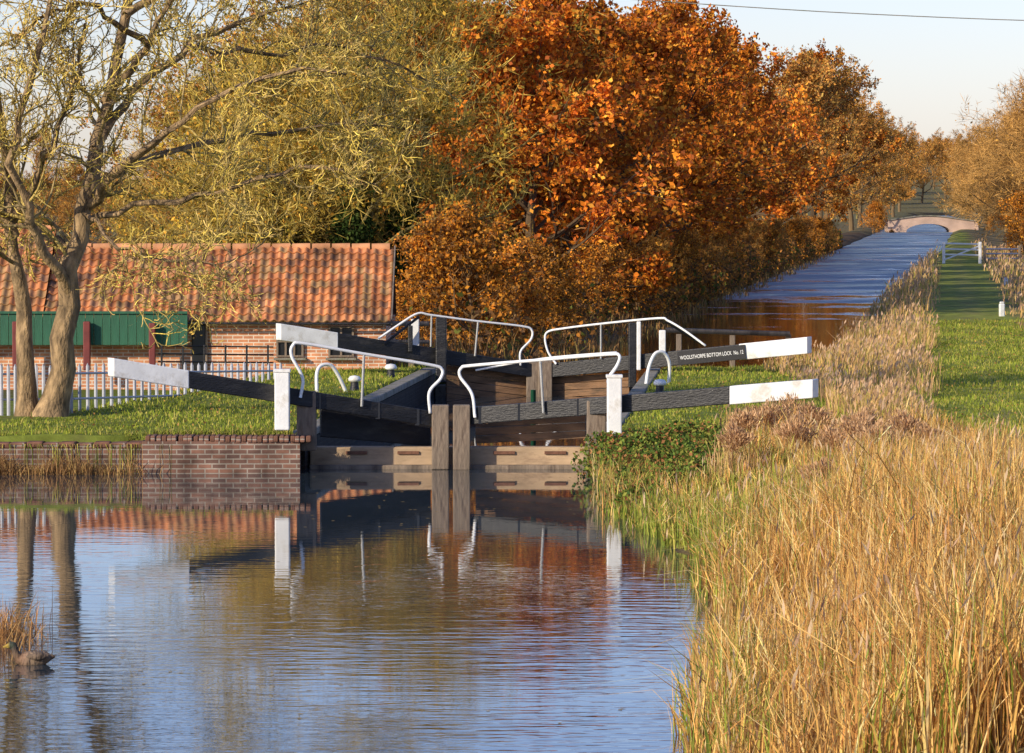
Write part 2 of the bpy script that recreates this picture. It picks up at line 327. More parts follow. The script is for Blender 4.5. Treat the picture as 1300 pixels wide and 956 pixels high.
# lower right
g,D,B=gate('lower_lock_gate',(1036,493,597,528),67.6,69.5,.27,.27,930,.3)
post('heel_post',g,757,.3,508,565,D(757)+.02,M_wood)
post('mitre_post',g,586,.27,514,597,69.38,M_wood)
for k in range(3): prism('plank',g,B(604)+[0,.62,-.16-.13*k],B(745)+[0,.62,-.21-.13*k],.12,.12,.07,M_plank,.008)
tube('handrail',g,[P(x,y,D(x)-.22) for x,y in((603,530),(599,500),(584,478),(586,467),(600,464),(685,457),(770,450),(786,451),(784,463),(772,480))],.026,M_rail)
tube('handrail_stanchion',g,[P(686,457,D(686)-.22),P(690,524,D(690)-.22)],.022,M_rail)
tube('second_handrail',g,[P(x,y,D(x)-.05) for x,y in((604,470),(690,455),(783,447))],.015,M_rail)
post('white_gate_post',g,780,.23,478,551,D(780)-.3,M_white,.23)
box('post_cap',g,P(780,477.5,D(780)-.3),(.26,.26,.05),M_white)
for px in(610,660,735): box('strap',g,B(px)+[0,-.155,0],(.07,.02,.27),M_dark,0,.004)
tube('paddle_rod',g,[P(677,495,71.2),P(677,572,71.2)],.045,M_green,smooth=False)
# upper left
g,D,B=gate('upper_lock_gate',(353,421,680,471),92.3,94.3,.33,.29,426,.32)
post('mitre_post',g,677,.3,458,520,94.25,M_wood)
post('heel_post',g,560,.23,403,485,D(560)-.25,M_black)
post('heel_post_stub',g,527,.17,405,447,D(527)+.1,M_white)
post('paddle_post',g,521,.1,413,447,D(521)-.2,M_black)
for k in range(5): prism('plank',g,B(566)+[0,.2,-.25-.15*k],B(672)+[0,.2,-.2-.15*k],.14,.14,.08,M_plank,.008)
tube('handrail',g,[P(x,y,D(x)-.22) for x,y in((480,430),(505,413),(530,398),(548,400),(600,407),(662,414),(675,419),(674,431),(661,446),(661,464))],.024,M_rail)
for a,b in(((607,408),(603,452)),((548,400),(547,440))): tube('handrail_stanchion',g,[P(*a,D(a[0])-.22),P(*b,D(b[0])-.22)],.022,M_rail)
tube('handrail_brace',g,[P(487,437,D(487)-.2),P(532,402,D(532)-.2)],.03,M_black,smooth=False)
# upper right
g,D,B=gate('upper_lock_gate',(1028,438,692,471),92.3,94.3,.33,.3,941,.32)
post('mitre_post',g,692,.3,458,520,94.2,M_wood)
post('heel_post',g,803,.17,410,492,D(803)-.25,M_black)
post('heel_post_facing',g,811,.09,408,470,D(811)-.27,M_white)
post('gate_stub',g,841,.14,419,447,D(841)-.2,M_white)
for k in range(5): prism('plank',g,B(700)+[0,.2,-.22-.15*k],B(800)+[0,.2,-.3-.15*k],.14,.14,.08,M_plank,.008)
tube('handrail',g,[P(x,y,D(x)-.22) for x,y in((706,462),(696,447),(692,430),(696,421),(715,417),(763,411),(835,404),(848,407),(870,420),(896,439))],.024,M_rail)
tube('handrail_stanchion',g,[P(763,412,D(763)-.22),P(763,455,D(763)-.22)],.022,M_rail)
tube('handrail_brace',g,[P(845,408,D(845)-.2),P(893,438,D(893)-.2)],.026,M_black,smooth=False)
# sign on the beam
sg=empty('lock_name_sign')
pc=B(903)+np.array([0,-.21,0]); ang=math.atan2((B(950)-B(860))[1],(B(950)-B(860))[0]); sl=-math.atan2((B(950)-B(860))[2],np.hypot(*(B(950)-B(860))[:2]))
bd=box('sign_board',sg,pc,(1.5,.03,.3),M_dark,ang,.005); bd.rotation_euler=(0,sl,ang)
tx=bpy.data.curves.new('sign_lettering','FONT'); tx.body='WOOLSTHORPE BOTTOM LOCK  No. 12'; tx.size=.1; tx.align_x='CENTER'; tx.align_y='CENTER'; tx.extrude=.002
to=link(bpy.data.objects.new('sign_lettering',tx)); bpy.context.view_layer.update()
dg=bpy.context.evaluated_depsgraph_get(); tm=bpy.data.meshes.new_from_object(to.evaluated_get(dg)); tm.materials.clear(); tm.materials.append(M_rail)
bpy.data.objects.remove(to); to=link(bpy.data.objects.new('sign_lettering',tm),sg)
wdt=max(v.co.x for v in tm.vertices)*2; s=1.4/wdt; to.scale=(s,s*1.5,s); to.location=pc+np.array([math.sin(ang)*.0,-.022,0]); to.rotation_euler=(math.radians(90),sl,ang)
for nm,pp,dd in(('ladder_hoop',((402,500),(402,474),(408,464),(420,464),(430,478),(440,500)),84),('ladder_hoop',((820,490),(824,466),(832,449),(843,448),(850,462),(849,490)),87)):
    h=empty(nm); tube('hoop',h,[P(x,y,dd+.1*i) for i,(x,y) in enumerate(pp)],.036,M_rail)
def lathe(name,parent,c,prof,mat,s=16):
    b=MB(); a=np.linspace(0,2*np.pi,s,endpoint=False); V=[];Fc=[]
    for r,z in prof: V+= [(c[0]+r*math.cos(t),c[1]+r*math.sin(t),c[2]+z) for t in a]
    for i in range(len(prof)-1):
        for j in range(s):
            k=(j+1)%s; Fc+=[(i*s+j,i*s+k,(i+1)*s+k),(i*s+j,(i+1)*s+k,(i+1)*s+j)]
    b.add(V,Fc,np.array([.8,.8,.8])); return b.obj(name,mat,parent,True)
for px,py in((450,494),(496,478),(838,499),(778,497)):
    e=empty('mooring_bollard'); dd=F*(CH-.57)/(py-YH); b0=P(px,py,dd)
    lathe('stem',e,b0,[(.1,-.05),(.09,.02),(.075,.08),(.075,.15)],M_black)
    lathe('cap',e,b0,[(.075,.14),(.12,.16),(.125,.2),(.09,.25),(.001,.265)],M_white)
f=empty('timber_rail_fence')
for px in(862,930,1001): post('post',f,px,.12,424,483,97,M_wood)
tube('rail',f,[P(845,419,97),P(1003,424,96.9)],.06,M_wood,smooth=False)
tube('lower_rail',f,[P(862,452,97.06),P(1003,452,97)],.04,M_wood,smooth=False)
f=empty('timber_rail_fence')
for px in(414,470,522): post('post',f,px,.12,410,470,95.5,M_wood)
tube('rail',f,[P(405,410,95.4),P(545,411,95.4)],.055,M_wood,smooth=False)
tube('lower_rail',f,[P(405,432,95.4),P(545,434,95.4)],.045,M_wood,smooth=False)
# ---------------------------------------------------------------- house
hs=empty('brick_house')
x0,x1=-14.5,-2.62; ye,yr=95.0,97.6; ze,zr=1.62,3.13
box('front_wall',hs,((-7.1-2.72)/2+.0,95.25,.75),(4.38,.24,1.7),M_brick,0,0)
box('front_wall_left',hs,((-14.4-7.11)/2,95.27,.75),(7.28,.22,1.7),M_brick,0,0)
box('back_wall',hs,(-8.5,99.9,.75),(11.7,.24,1.7),M_brick,0,0)
me=bpy.data.meshes.new('gable_wall'); gx=-2.74
me.from_pydata([(gx,95.4,-.1),(gx,99.75,-.1),(gx,99.75,1.6),(gx,97.6,3.0),(gx,95.4,1.6)],[],[(0,1,2,3,4)]); me.materials.append(M_brick); link(bpy.data.objects.new('gable_wall',me),hs)
def pantiles(name,x0,x1,y0,z0,y1,z1,rows):
    rng=np.random.default_rng(3); b=MB(); tw=.19; step=tw/8; X=np.arange(x0,x1+step,step); ncol=int((x1-x0)/tw)+2
    ph=((X-x0)/tw)%1; prof=.024*np.sin(ph*2*np.pi)
    dy,dz=(y1-y0)/rows,(z1-z0)/rows; nn=norm(np.array([0,-(z1-z0),(y1-y0)]))
    tilec=pick(rng,rows*ncol,[(.5,.19,.07),(.55,.22,.085),(.44,.17,.07),(.46,.22,.1),(.3,.15,.08),(.4,.23,.1)],.14).reshape(rows,ncol,3)
    for r in range(rows):
        sag=.035*np.sin(X*1.1+.5)*(r/rows)+.014*np.sin(X*3.3)
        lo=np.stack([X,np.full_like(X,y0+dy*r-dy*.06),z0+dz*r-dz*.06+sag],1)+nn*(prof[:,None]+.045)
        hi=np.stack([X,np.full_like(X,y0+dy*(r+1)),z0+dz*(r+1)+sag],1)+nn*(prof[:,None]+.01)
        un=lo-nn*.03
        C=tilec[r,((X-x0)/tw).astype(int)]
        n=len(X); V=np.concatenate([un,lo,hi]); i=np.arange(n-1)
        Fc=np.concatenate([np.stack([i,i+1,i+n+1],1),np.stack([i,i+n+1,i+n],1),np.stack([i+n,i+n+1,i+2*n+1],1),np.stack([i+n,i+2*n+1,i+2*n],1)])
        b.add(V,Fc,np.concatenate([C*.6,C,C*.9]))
    return b.obj(name,M_tile,hs,False)
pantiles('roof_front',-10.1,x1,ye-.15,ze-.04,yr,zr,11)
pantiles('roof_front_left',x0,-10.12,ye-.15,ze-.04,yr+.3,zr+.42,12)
for nm,a0,a1,y0_,z0_ in(('roof_back',-10.1,x1,yr,zr),('roof_back_left',x0,-10.12,yr+.3,zr+.42)):
    sh=sheet(nm,[(a0,y0_,z0_),(a1,y0_,z0_),(a1,100.2,1.55),(a0,100.2,1.55)],[(0,1,2,3)],M_rust); sh.parent=hs
for i in range(17): 
    xx=-2.9-i*.44
    if xx>-10: tube('ridge_tile',hs,[(xx+.2,yr,zr+.03),(xx-.2,yr,zr+.02)],.085,M_tile,10,False,(.42,.2,.1))
for i in range(10): tube('ridge_tile',hs,[(-10.3-i*.44+.2,yr+.3,zr+.46),(-10.3-i*.44-.2,yr+.3,zr+.45)],.085,M_tile,10,False,(.42,.2,.1))
prism('verge_board',hs,(x1+.03,ye-.1,ze-.02),(x1+.03,yr,zr-.02),.16,.16,.03,M_wood,.003)
def window(px0,px1,y0,y1,dd,cols,rows):
    a=P(px0,y0,dd);b=P(px1,y1,dd); w=b[0]-a[0]; h=a[2]-b[2]; c=(a+b)/2
    box('window_glass',hs,c+[0,.02,0],(w,.03,h),M_dark,0,0)
    for i in range(cols+1): box('window_frame',hs,c+[-w/2+w*i/cols,-.01,0],(.045,.06,h+.045),M_wood,0,.004)
    for i in range(rows+1): box('window_bar',hs,c+[0,-.02,-h/2+h*i/rows],(w,.05,.035),M_wood,0,.004)
    box('window_sill',hs,c+[0,-.06,-h/2-.06],(w+.15,.12,.05),M_stone,0,.005)
window(352,384,415,452,95.1,3,2); window(418,448,415,452,95.1,2,2)
post('door',hs,252,.3,412,470,95.1,M_dark,.05); post('door_frame',hs,262,.05,410,470,95.08,M_wood,.07)
a=P(-130,395,94.7);b=P(238,438,94.7)
nb=34
for i in range(nb):
    x=a[0]+(b[0]-a[0])*(i+.5)/nb; box('green_board',hs,(x,94.7+.004*(i%2),(a[2]+b[2])/2),((b[0]-a[0])/nb-.008,.03,a[2]-b[2]),M_green,0,.004)
box('green_top_rail',hs,((a[0]+b[0])/2,94.66,a[2]-.03),(b[0]-a[0],.04,.05),M_green,0,.004)
post('red_post',hs,110,.15,408,470,94.55,M_red); post('red_post',hs,193,.14,410,470,94.55,M_red); post('red_post',hs,20,.15,408,470,94.55,M_red)
prism('eave_gutter',hs,(-10,94.8,ze-.06),(x1,94.8,ze-.08),.05,.05,.07,M_black,.02)
f=empty('stock_rail_fence'); 
for px in range(205,350,27): post('post',f,px,.04,438,480,91,M_black,bev=.004)
for y in(439,449,459): tube('rail',f,[P(200,y,91),P(347,y+1.5,91)],.016,M_black,smooth=False)
f=empty('palisade_fence'); mb=MB()
A=np.array([-7.6,76.0]);Bf=np.array([-4.75,90.5]); 
def pal(p,q,zt0,zt1,n):
    for i in range(n+1):
        t=i/n; x,y=p*(1-t)+q*t; zt=zt0*(1-t)+zt1*t+RNG.normal(0,.008); zb=float(height(np.array([x]),np.array([y]))[0])-.05
        w=.03; ry=RNG.normal(0,.15)
        pts=[(-w,0),(0,-.018),(w,0)]
        V=[]
        for z,k in((zb,1),(zt-.06,1),(zt,.15)):
            for u,v in pts: V.append((x+u*k,y+u*k*ry+v,z))
        Fc=[]
        for r in range(2):
            for c_ in range(2): a0=r*3+c_; Fc+=[(a0,a0+1,a0+4),(a0,a0+4,a0+3)]
        mb.add(V,Fc,np.array([.4,.4,.45]))
pal(A,Bf,1.42,.88,30); pal(np.array([-12.5,74.6]),A,1.42,1.42,42)
mb.obj('pales',M_galv,f)
for z in(.18,.62):
    tube('rail',f,[(A[0]+.03,A[1]+.05,1.42-z),(Bf[0]+.03,Bf[1]+.05,.88-z)],.02,M_galv,smooth=False)
    tube('rail',f,[(-12.5,74.65,1.42-z),(A[0],A[1]+.05,1.42-z)],.02,M_galv,smooth=False)
# ---------------------------------------------------------------- towpath items
g=empty('towpath_gate'); dd=236
for px in(1198,1244): post('post',g,px,.15,307,339,dd,M_white)
for y in(309,316,323): tube('rail',g,[P(1198,y,dd),P(1244,y+1,dd)],.05,M_rail,smooth=False)
tube('brace',g,[P(1198,330,dd),P(1244,312,dd)],.045,M_rail,smooth=False)
g=empty('field_gate'); dd=238
for px in(1250,1294): post('post',g,px,.13,312,335,dd,M_wood)
for y in(316,322,328): tube('rail',g,[P(1250,y,dd),P(1294,y,dd)],.045,M_galv,smooth=False)
for (px,py,hh) in((1272,402,.45),(1277,362,.3)):
    e=empty('marker_post'); dd=F*(CH-.57)/(py-YH); b0=P(px,py,dd); box('shaft',e,b0+[0,0,hh/2-.05],(.17,.12,hh),M_white,.2,.03); box('cap',e,b0+[0,0,hh-.02],(.13,.09,.06),M_white,.2,.02)
# bridge
br=empty('brick_canal_bridge'); n=48; Xb=np.linspace(39.0,48.4,n+1); dd=458
cx=43.2
top=1.3+.65*np.exp(-((Xb-cx)/3.8)**2); bot=np.where(np.abs(Xb-cx)<2.3,.3+np.sqrt(np.maximum(0,1-((Xb-cx)/2.3)**2))*.85,-.5)
V=[];Fc=[]
for y in(458,462):
    for i in range(n+1): V+=[(Xb[i],y,bot[i]),(Xb[i],y,top[i])]
o=2*(n+1)
for i in range(n):
    k=2*i; Fc+=[(k,k+2,k+3,k+1),(o+k,o+k+1,o+k+3,o+k+2),(k+1,k+3,o+k+3,o+k+1),(k,o+k,o+k+2,k+2)]
sh=sheet('arch_wall',V,Fc,M_bbrick); sh.parent=br
V=[];Fc=[]
for y in(457.85,458.2):
    for i in range(n+1): V+=[(Xb[i],y,top[i]),(Xb[i],y,top[i]+.1)]
for i in range(n):
    k=2*i; Fc+=[(k,k+2,k+3,k+1),(o+k,o+k+1,o+k+3,o+k+2),(k+1,k+3,o+k+3,o+k+1),(k,o+k,o+k+2,k+2)]
sh=sheet('parapet_coping',V,Fc,M_stone); sh.parent=br
# power line
pl=empty('overhead_power_line'); 
def wire(t): 
    x=-34+t*84; z=np.interp(x,[-34,3.75,11.6,50],[11.0,8.66,8.17,8.6]); return (x,100,z)
tube('cable',pl,[wire(t) for t in np.linspace(0,1,15)],.011,M_stone,5)
for t in(0,1):
    x,y,z=wire(t); tube('pole',pl,[(x,y,0),(x,y,z+.3)],.14,M_wood,10,False); box('crossarm',pl,(x,y,z),(.1,1.4,.12),M_wood)
# ---------------------------------------------------------------- trees
def interp(Pa,t):
    K=Pa.shape[1]; f_=t*(K-1); i=np.minimum(f_.astype(int),K-2); w=(f_-i)
    r=np.arange(len(Pa)); return Pa[r,i]*(1-w)[...,None]+Pa[r,i+1]*w[...,None] if Pa.ndim==3 else Pa[r,i]*(1-w)+Pa[r,i+1]*w
def grow(rng,base,dr,L,R,K,wig,up,tip=.25):
    pts=[base]; d=norm(dr)
    for k in range(K-1):
        d=norm(d+rng.normal(0,wig,base.shape)+np.array([0,0,up])); pts.append(pts[-1]+d*(L/(K-1))[:,None])
    return np.stack(pts,1), R[:,None]*np.linspace(1,tip,K)[None]
def kids(rng,Pa,Ra,La,c,t0,t1,ang,ratio,K,wig,up,rr=.6,minz=None,tip=.25):
    m=len(Pa); r=np.repeat(np.arange(m),c); PP=Pa[r];RR=Ra[r]; t=rng.uniform(t0,t1,len(r))
    b=interp(PP,t); R=interp(RR,t)*rr
    T=norm(interp(PP,np.minimum(t+.08,1))-interp(PP,np.maximum(t-.08,0)))
    pr=norm(np.cross(T,rng.normal(0,1,T.shape))); a=ang*rng.uniform(.7,1.3,len(r))
    d=T*np.cos(a)[:,None]+pr*np.sin(a)[:,None]
    L=La[r]*ratio*(1.1-.5*t)*rng.uniform(.6,1.25,len(r))
    p,rd=grow(rng,b,d,L,R,K,wig,up,tip); return p,rd,L,t
def make_tree(name,seed,Ht,Rc,kind,ivy=False):
    rng=np.random.default_rng(seed); b=MB()
    bark=np.array({'oak':(.13,.09,.055),'olive':(.3,.24,.09),'brown':(.22,.15,.08),'willow':(.4,.25,.1),'scrub':(.25,.16,.08)}[kind])
    tp,tr=grow(rng,np.zeros((1,3)),np.array([[.05,0,1.]]),np.array([Ht*.82]),np.array([Ht*.022]),12,.07,.15,.2)
    b.add(*tubes(tp,tr,8,bark))
    n1=28; t=rng.uniform(.1 if not ivy else .25,1,n1)**.85; base=interp(np.repeat(tp,n1,0),t); R=interp(np.repeat(tr,n1,0),t)*.5
    az=np.arange(n1)*2.4+rng.normal(0,.3,n1); el=np.radians(8+60*t+rng.normal(0,8,n1))
    d=np.stack([np.cos(az)*np.cos(el),np.sin(az)*np.cos(el),np.sin(el)],1)
    prof=np.sqrt(np.clip(1-((t-.4)/.68)**2,0.08,1)); L1=Rc*prof*rng.uniform(.6,1.38,n1)
    p1,r1=grow(rng,base,d,L1,R,8,.15,.02); b.add(*tubes(p1,r1,5,bark))
    p2,r2,L2,_=kids(rng,p1,r1,L1,7,.2,1,.8,.5,6,.16,.05); b.add(*tubes(p2,r2,3,bark*1.1))
    c3={'oak':6,'scrub':4}.get(kind,8)
    p3,r3,L3,_=kids(rng,p2,r2,L2,c3,.15,1,.75,.55,5,.22,.03); r3=np.maximum(r3,.009)
    # colour varies from bough to bough
    bough=np.repeat(rng.uniform(.55,1.12,len(p2)),c3)
    tw={'oak':(.3,.15,.06),'olive':(.56,.4,.09),'brown':(.46,.27,.1),'willow':(.64,.36,.11),'scrub':(.4,.22,.09)}[kind]
    b.add(*ribbons(rng,p3,r3,pick(rng,len(p3),[tw,np.array(tw)*.55],.25)*bough[:,None]))
    pal={'oak':[(.88,.29,.03),(.82,.24,.03),(.94,.43,.06),(.64,.17,.03),(.42,.12,.035)],
         'olive':[(.64,.44,.06),(.74,.47,.07),(.36,.28,.05),(.72,.36,.05),(.15,.15,.035)],
         'brown':[(.68,.3,.07),(.76,.36,.07),(.46,.21,.06),(.56,.36,.09)],
         'willow':[(.72,.4,.09),(.62,.34,.09),(.52,.3,.1)],
         'scrub':[(.9,.38,.045),(.8,.28,.035),(.55,.25,.05),(.35,.16,.05)]}[kind]
    per={'oak':6,'olive':1,'brown':4,'willow':1,'scrub':3}[kind]; size={'oak':.115,'olive':.085,'brown':.09,'willow':.075,'scrub':.055}[kind]
    m,K,_=p3.shape
    keep=rng.uniform(0,1,m)<{'oak':.72,'olive':.55,'brown':.62,'willow':.6,'scrub':.6}[kind]
    q_=np.repeat(p3[keep][:,1:].reshape(-1,3),per,0); fac=np.repeat(rng.uniform(.75,1.1,keep.sum())*bough[keep],(K-1)*per)[:,None]
    q_=q_+rng.normal(0,.15 if kind=='oak' else .12,q_.shape)
    C=pick(rng,len(q_),pal,.15)*fac
    b.add(*leaves(rng,q_,size*rng.uniform(.6,1.3,len(q_)),C,.65))
    ns={'oak':0,'olive':1,'brown':0,'willow':3,'scrub':0}[kind]
    if ns:
        e=np.repeat(p3[:,2:].reshape(-1,3),ns,0); T=np.repeat((p3[:,2:]-p3[:,1:-1]).reshape(-1,3),ns,0)
        ax=norm(T)+rng.normal(0,.6,T.shape)+np.array([0,0,.15]); ln=rng.uniform(.15,.4,len(e))
        b.add(*leaves(rng,e+norm(ax)*ln[:,None],ln,pick(rng,len(e),[tw,np.array(tw)*.6,np.array(tw)*1.15],.15),.04,axis=norm(ax)))
    if ivy:
        n=9000; tt=rng.uniform(0,.72,n); bb=interp(np.repeat(tp,n,0),tt); rad=(.25+.35*np.sin(tt*17+seed)**2+.25*(1-tt))*rng.uniform(.4,1.3,n); aa=rng.uniform(0,6.28,n)
        bb=bb+np.stack([np.cos(aa)*rad,np.sin(aa)*rad,rng.normal(0,.1,n)],1); b.add(*leaves(rng,bb,rng.uniform(.05,.1,n),pick(rng,n,[(.05,.085,.02),(.09,.12,.03),(.03,.05,.015)],.2),.8))
    return b.mesh(name,M_fol)
protos={}
for kind,Ht,Rc,cnt in(('oak',11.5,5.0,3),('olive',11.5,5.0,3),('brown',12,4.8,2),('willow',10,4.2,2),('scrub',3.2,1.3,2)):
    protos[kind]=[make_tree(kind+'_tree_mesh',11+7*i+len(kind),Ht,Rc,kind) for i in range(cnt)]
protos['ivy']=[make_tree('ivy_tree_mesh',77,11,3.6,'olive',True),make_tree('ivy_tree_mesh',78,10,3.4,'olive',True)]
tn={'oak':'oak_tree','olive':'mossy_ash_tree','brown':'autumn_beech_tree','willow':'willow_tree','scrub':'hawthorn_sapling','ivy':'ivy_clad_tree'}
def put(kind,X,Y,s=1.0,sz=None,parent=None):
    me=protos[kind][RNG.integers(len(protos[kind]))]; o=bpy.data.objects.new(tn[kind],me); link(o,parent)
    z=float(height(np.array([X]),np.array([Y]))[0]); o.location=(X,Y,z-.1); o.rotation_euler=(0,0,RNG.uniform(0,6.28)); k=s*RNG.uniform(.93,1.07); o.scale=(k,k,(sz or s)*RNG.uniform(.95,1.05)); return o
def putpx(kind,px,d,s=1.,sz=None): return put(kind,(px-650)*d/F,d,s,sz)
for px,d,s in((245,152,.66),(300,138,.74),(355,146,.86),(455,142,.92),(515,131,.86),(330,170,.9),(430,172,1.0),(560,152,1.0),(500,182,1.1),(265,190,.8)):
    putpx('olive',px,d,s)
for px,d,s in((345,113,.62),(392,115,.78),(440,113,.7),(300,120,.55),(492,115,.72)): putpx('ivy',px,d,s)
for px,d,s in((660,133,.78),(600,136,.8),(545,124,.5),(580,160,1.0)): putpx('oak',px,d,s)
for px,d,s in((420,150,.85),(270,175,.75)): putpx('brown',px,d,s)
for i,d in enumerate((141,153,166,180,195,212,232,254,279)):
    X=.105*d-12.9; put('oak' if d<260 else 'brown',X+RNG.normal(0,.4),d,.84+.0011*(d-130))
    put('oak' if i%3 else 'brown',X-6.5+RNG.normal(0,.8),d+6,.95+.001*(d-130))
for d in(305,335,370,410,455,505,560,630,710,800):
    X=.105*d-13.2; put('brown' if d!=335 else 'oak',X+RNG.normal(0,.5),d,1.05+.0001*d)
    if d<500: put('brown',X-7,d+12,1.12)
for px,d,s in((566,105,.85),(606,104,1.05),(650,108,.8),(690,111,.7),(524,103,.5)): putpx('scrub',px,d,s)
for d in np.arange(116,300,10.0): put(['scrub','scrub','brown'][int(d)%3] if d>135 else 'scrub',.105*d-10.6+RNG.normal(0,.4),d,.7 if int(d)%3!=2 or d<=135 else .2)
for i,d in enumerate((262,290,318,350,390,430,480,540,610,700)):
    put('willow',pathc(d)+6.5+RNG.normal(0,.5)-(1.0 if d>350 else 0),d,.98+.0003*d); 
    if d<450: put('willow',pathc(d)+13,d+9,1.1)
for d in(255,268): put('scrub',pathc(d)+4.2,d,1.1)
dt=empty('distant_trees')
for i in range(34):
    Y=RNG.uniform(620,1500); X=RNG.uniform(-.14,.13)*Y
    if abs(X-.1*Y)<14 : continue
    put(['brown','willow','olive'][i%3],X,Y,RNG.uniform(.9,1.4),parent=dt)
for i in range(15): 
    px=-80+i*21; d=330+RNG.uniform(-40,60); put('brown',(px-650)*d/F,d,RNG.uniform(.38,.55),parent=dt)
for i in range(13):
    d=850+RNG.uniform(0,200); px=1080+i*15; put('brown',(px-650)*d/F,d,1.05,parent=dt)
for (x,y,s) in((37.2,450,.8),(39.0,452,.45),(49.4,455,.6),(36,440,1.0)): put('scrub',x,y,s,parent=dt)
# ---- hero tree at left
rng=np.random.default_rng(21); hb=MB(); bk=np.array([.27,.18,.09])
def limb(pts,r0,r1,K=16):
    q_=catmull([P(x,y,dd) for x,y,dd in pts],8); i=np.linspace(0,len(q_)-1,K); q_=np.stack([np.interp(i,np.arange(len(q_)),q_[:,j]) for j in range(3)],1)
    q_[1:-1]+=rng.normal(0,.045,(K-2,3)); t=np.linspace(0,1,K); r=r0+(r1-r0)*t**.7
    if r0>.15: r[:2]*=[1.3,1.08]
    return q_,r
LB=[([(62,537,75),(74,470,75),(84,400,75),(96,320,75),(112,250,75.2),(128,160,75.6),(150,60,76),(170,-60,76.4),(180,-160,77)],.27,.05),
    ([(34,537,75.2),(33,460,75.2),(25,380,75.2),(16,300,75),(12,220,74.8),(-4,130,74.5),(-20,20,74),(-40,-100,74)],.19,.04),
    ([(90,380,75),(60,320,74.4),(35,260,74),(20,180,73.5),(50,80,73),(70,-40,73)],.11,.03),
    ([(110,262,75.2),(150,215,74.6),(210,170,74),(280,120,73.6),(360,90,73.4),(440,95,73.4)],.1,.015),
    ([(120,190,75.4),(170,120,76),(240,60,76.5),(330,20,77),(420,-10,77.4)],.1,.02),
    ([(135,130,75.7),(190,60,75),(230,-10,74.5),(300,-80,74)],.085,.02),
    ([(105,285,75.2),(170,262,75),(250,250,74.8),(330,225,74.4),(410,215,74),(480,235,73.8)],.07,.012),
    ([(115,240,75.2),(190,200,76.5),(300,175,77.6),(420,160,78.4),(520,165,79)],.08,.012),
    ([(98,320,75),(60,300,76),(20,285,77),(-40,270,78)],.06,.02),
    ([(20,300,75),(-30,230,74.6),(-90,150,74)],.09,.02),
    ([(160,20,76),(260,-30,76.5),(400,-50,77),(540,-30,77.4)],.08,.02),
    ([(240,60,76.5),(340,70,77.5),(440,60,78),(560,110,78.5)],.05,.01),
    ([(190,60,75),(120,10,74),(60,20,73.5),(0,60,73)],.06,.012),
    ([(18,280,75),(60,200,74),(95,110,73.6),(110,30,73.5)],.07,.015),
    ([(108,270,75.2),(140,300,73.9),(190,330,73),(260,335,72.5),(300,350,72.4)],.04,.01)]
P1=[];R1=[]
for pts,r0,r1 in LB:
    a_,b2=limb(pts,r0,r1); P1.append(a_);R1.append(b2)
P1=np.array(P1);R1=np.array(R1)
V,Fc,C=tubes(P1,R1,14,bk); V=V+(rng.normal(0,.008,V.shape)); C=C*(1+rng.normal(0,.28,(len(C),1))); hb.add(V,Fc,C)
L1=np.linalg.norm(np.diff(P1,axis=1),axis=2).sum(1)
L1=np.minimum(L1,4.6)
p2,r2,L2,_=kids(rng,P1,R1,L1,19,.3,1,.85,.4,9,.2,.03,.4); r2=np.clip(r2,.011,.035); keep=p2[:,0,2]>2.9; p2,r2,L2=p2[keep],r2[keep],L2[keep]
hb.add(*tubes(p2,r2,5,pick(rng,len(p2),[(.44,.32,.09),(.3,.22,.09)],.15)))
p3,r3,L3,_=kids(rng,p2,r2,L2,9,.15,1,.85,.5,7,.28,.06,.5); r3=np.clip(r3,.008,.016)
hb.add(*tubes(p3,r3,3,pick(rng,len(p3),[(.66,.5,.09),(.44,.33,.09)],.2)))
p4,r4,L4,_=kids(rng,p3,r3,L3,4,.2,1,.8,.55,5,.3,.1,.5); r4=np.clip(r4,.006,.009)
hb.add(*ribbons(rng,p4,r4,pick(rng,len(p4),[(.7,.52,.11),(.5,.35,.11)],.2)))
sel=rng.uniform(0,1,len(p3))<.14; e=np.repeat(p3[sel,-1],14,0)+rng.normal(0,.07,(sel.sum()*14,3)); hb.add(*leaves(rng,e,rng.uniform(.02,.045,len(e)),pick(rng,len(e),[(.3,.17,.06),(.62,.42,.08),(.5,.32,.07)],.2),.5))
hb.obj('ash_tree',M_bark,smooth=True)
# ---------------------------------------------------------------- low vegetation
def samp(n,x0,x1,y0,y1,cond,rng):
    X=rng.uniform(x0,x1,n);Y=rng.uniform(y0,y1,n); sd=sdist(X,Y); k=cond(X,Y,sd); X,Y,sd=X[k],Y[k],sd[k]
    return X,Y,sd,height(X,Y,sd)
rng=np.random.default_rng(5)
REED=[(.78,.48,.14),(.84,.56,.2),(.68,.39,.11),(.5,.27,.09),(.86,.65,.3),(.32,.18,.07),(.62,.31,.1)]
GRN=[(.26,.31,.045),(.36,.39,.07),(.19,.25,.045),(.5,.45,.1)]
b=MB()
X,Y,sd,Z=samp(190000,1,9,30,70,lambda X,Y,s:(s>-.08+.3*wob(X*2,Y*1.1)*(s<.4))&(X>1)&(X<pathc(Y)-.9)&(X<Y*.118+.7)&((Y<62.5)|(X>3.6)),rng)
patch=wob(X*.9,Y*.5); fine=wob(X*3.1+1,Y*2.3)
kp=rng.uniform(0,1,len(X))<np.clip(.48+.4*patch+.35*fine,.04,1); X,Y,sd,Z,patch,fine=X[kp],Y[kp],sd[kp],Z[kp],patch[kp],fine[kp]
near=ss((60-Y)/12)
hh=(.27+(.3+.36*ss(sd/2.0))*near+.2*patch+.16*fine)*rng.uniform(.45,1.4,len(X)); hh=np.clip(hh,.1,1.5)
gprob=np.clip(.08+.65*ss((Y-46)/8)*ss((2.8-sd)/1.5)+.15*patch+.25*(sd<.4),0,1)
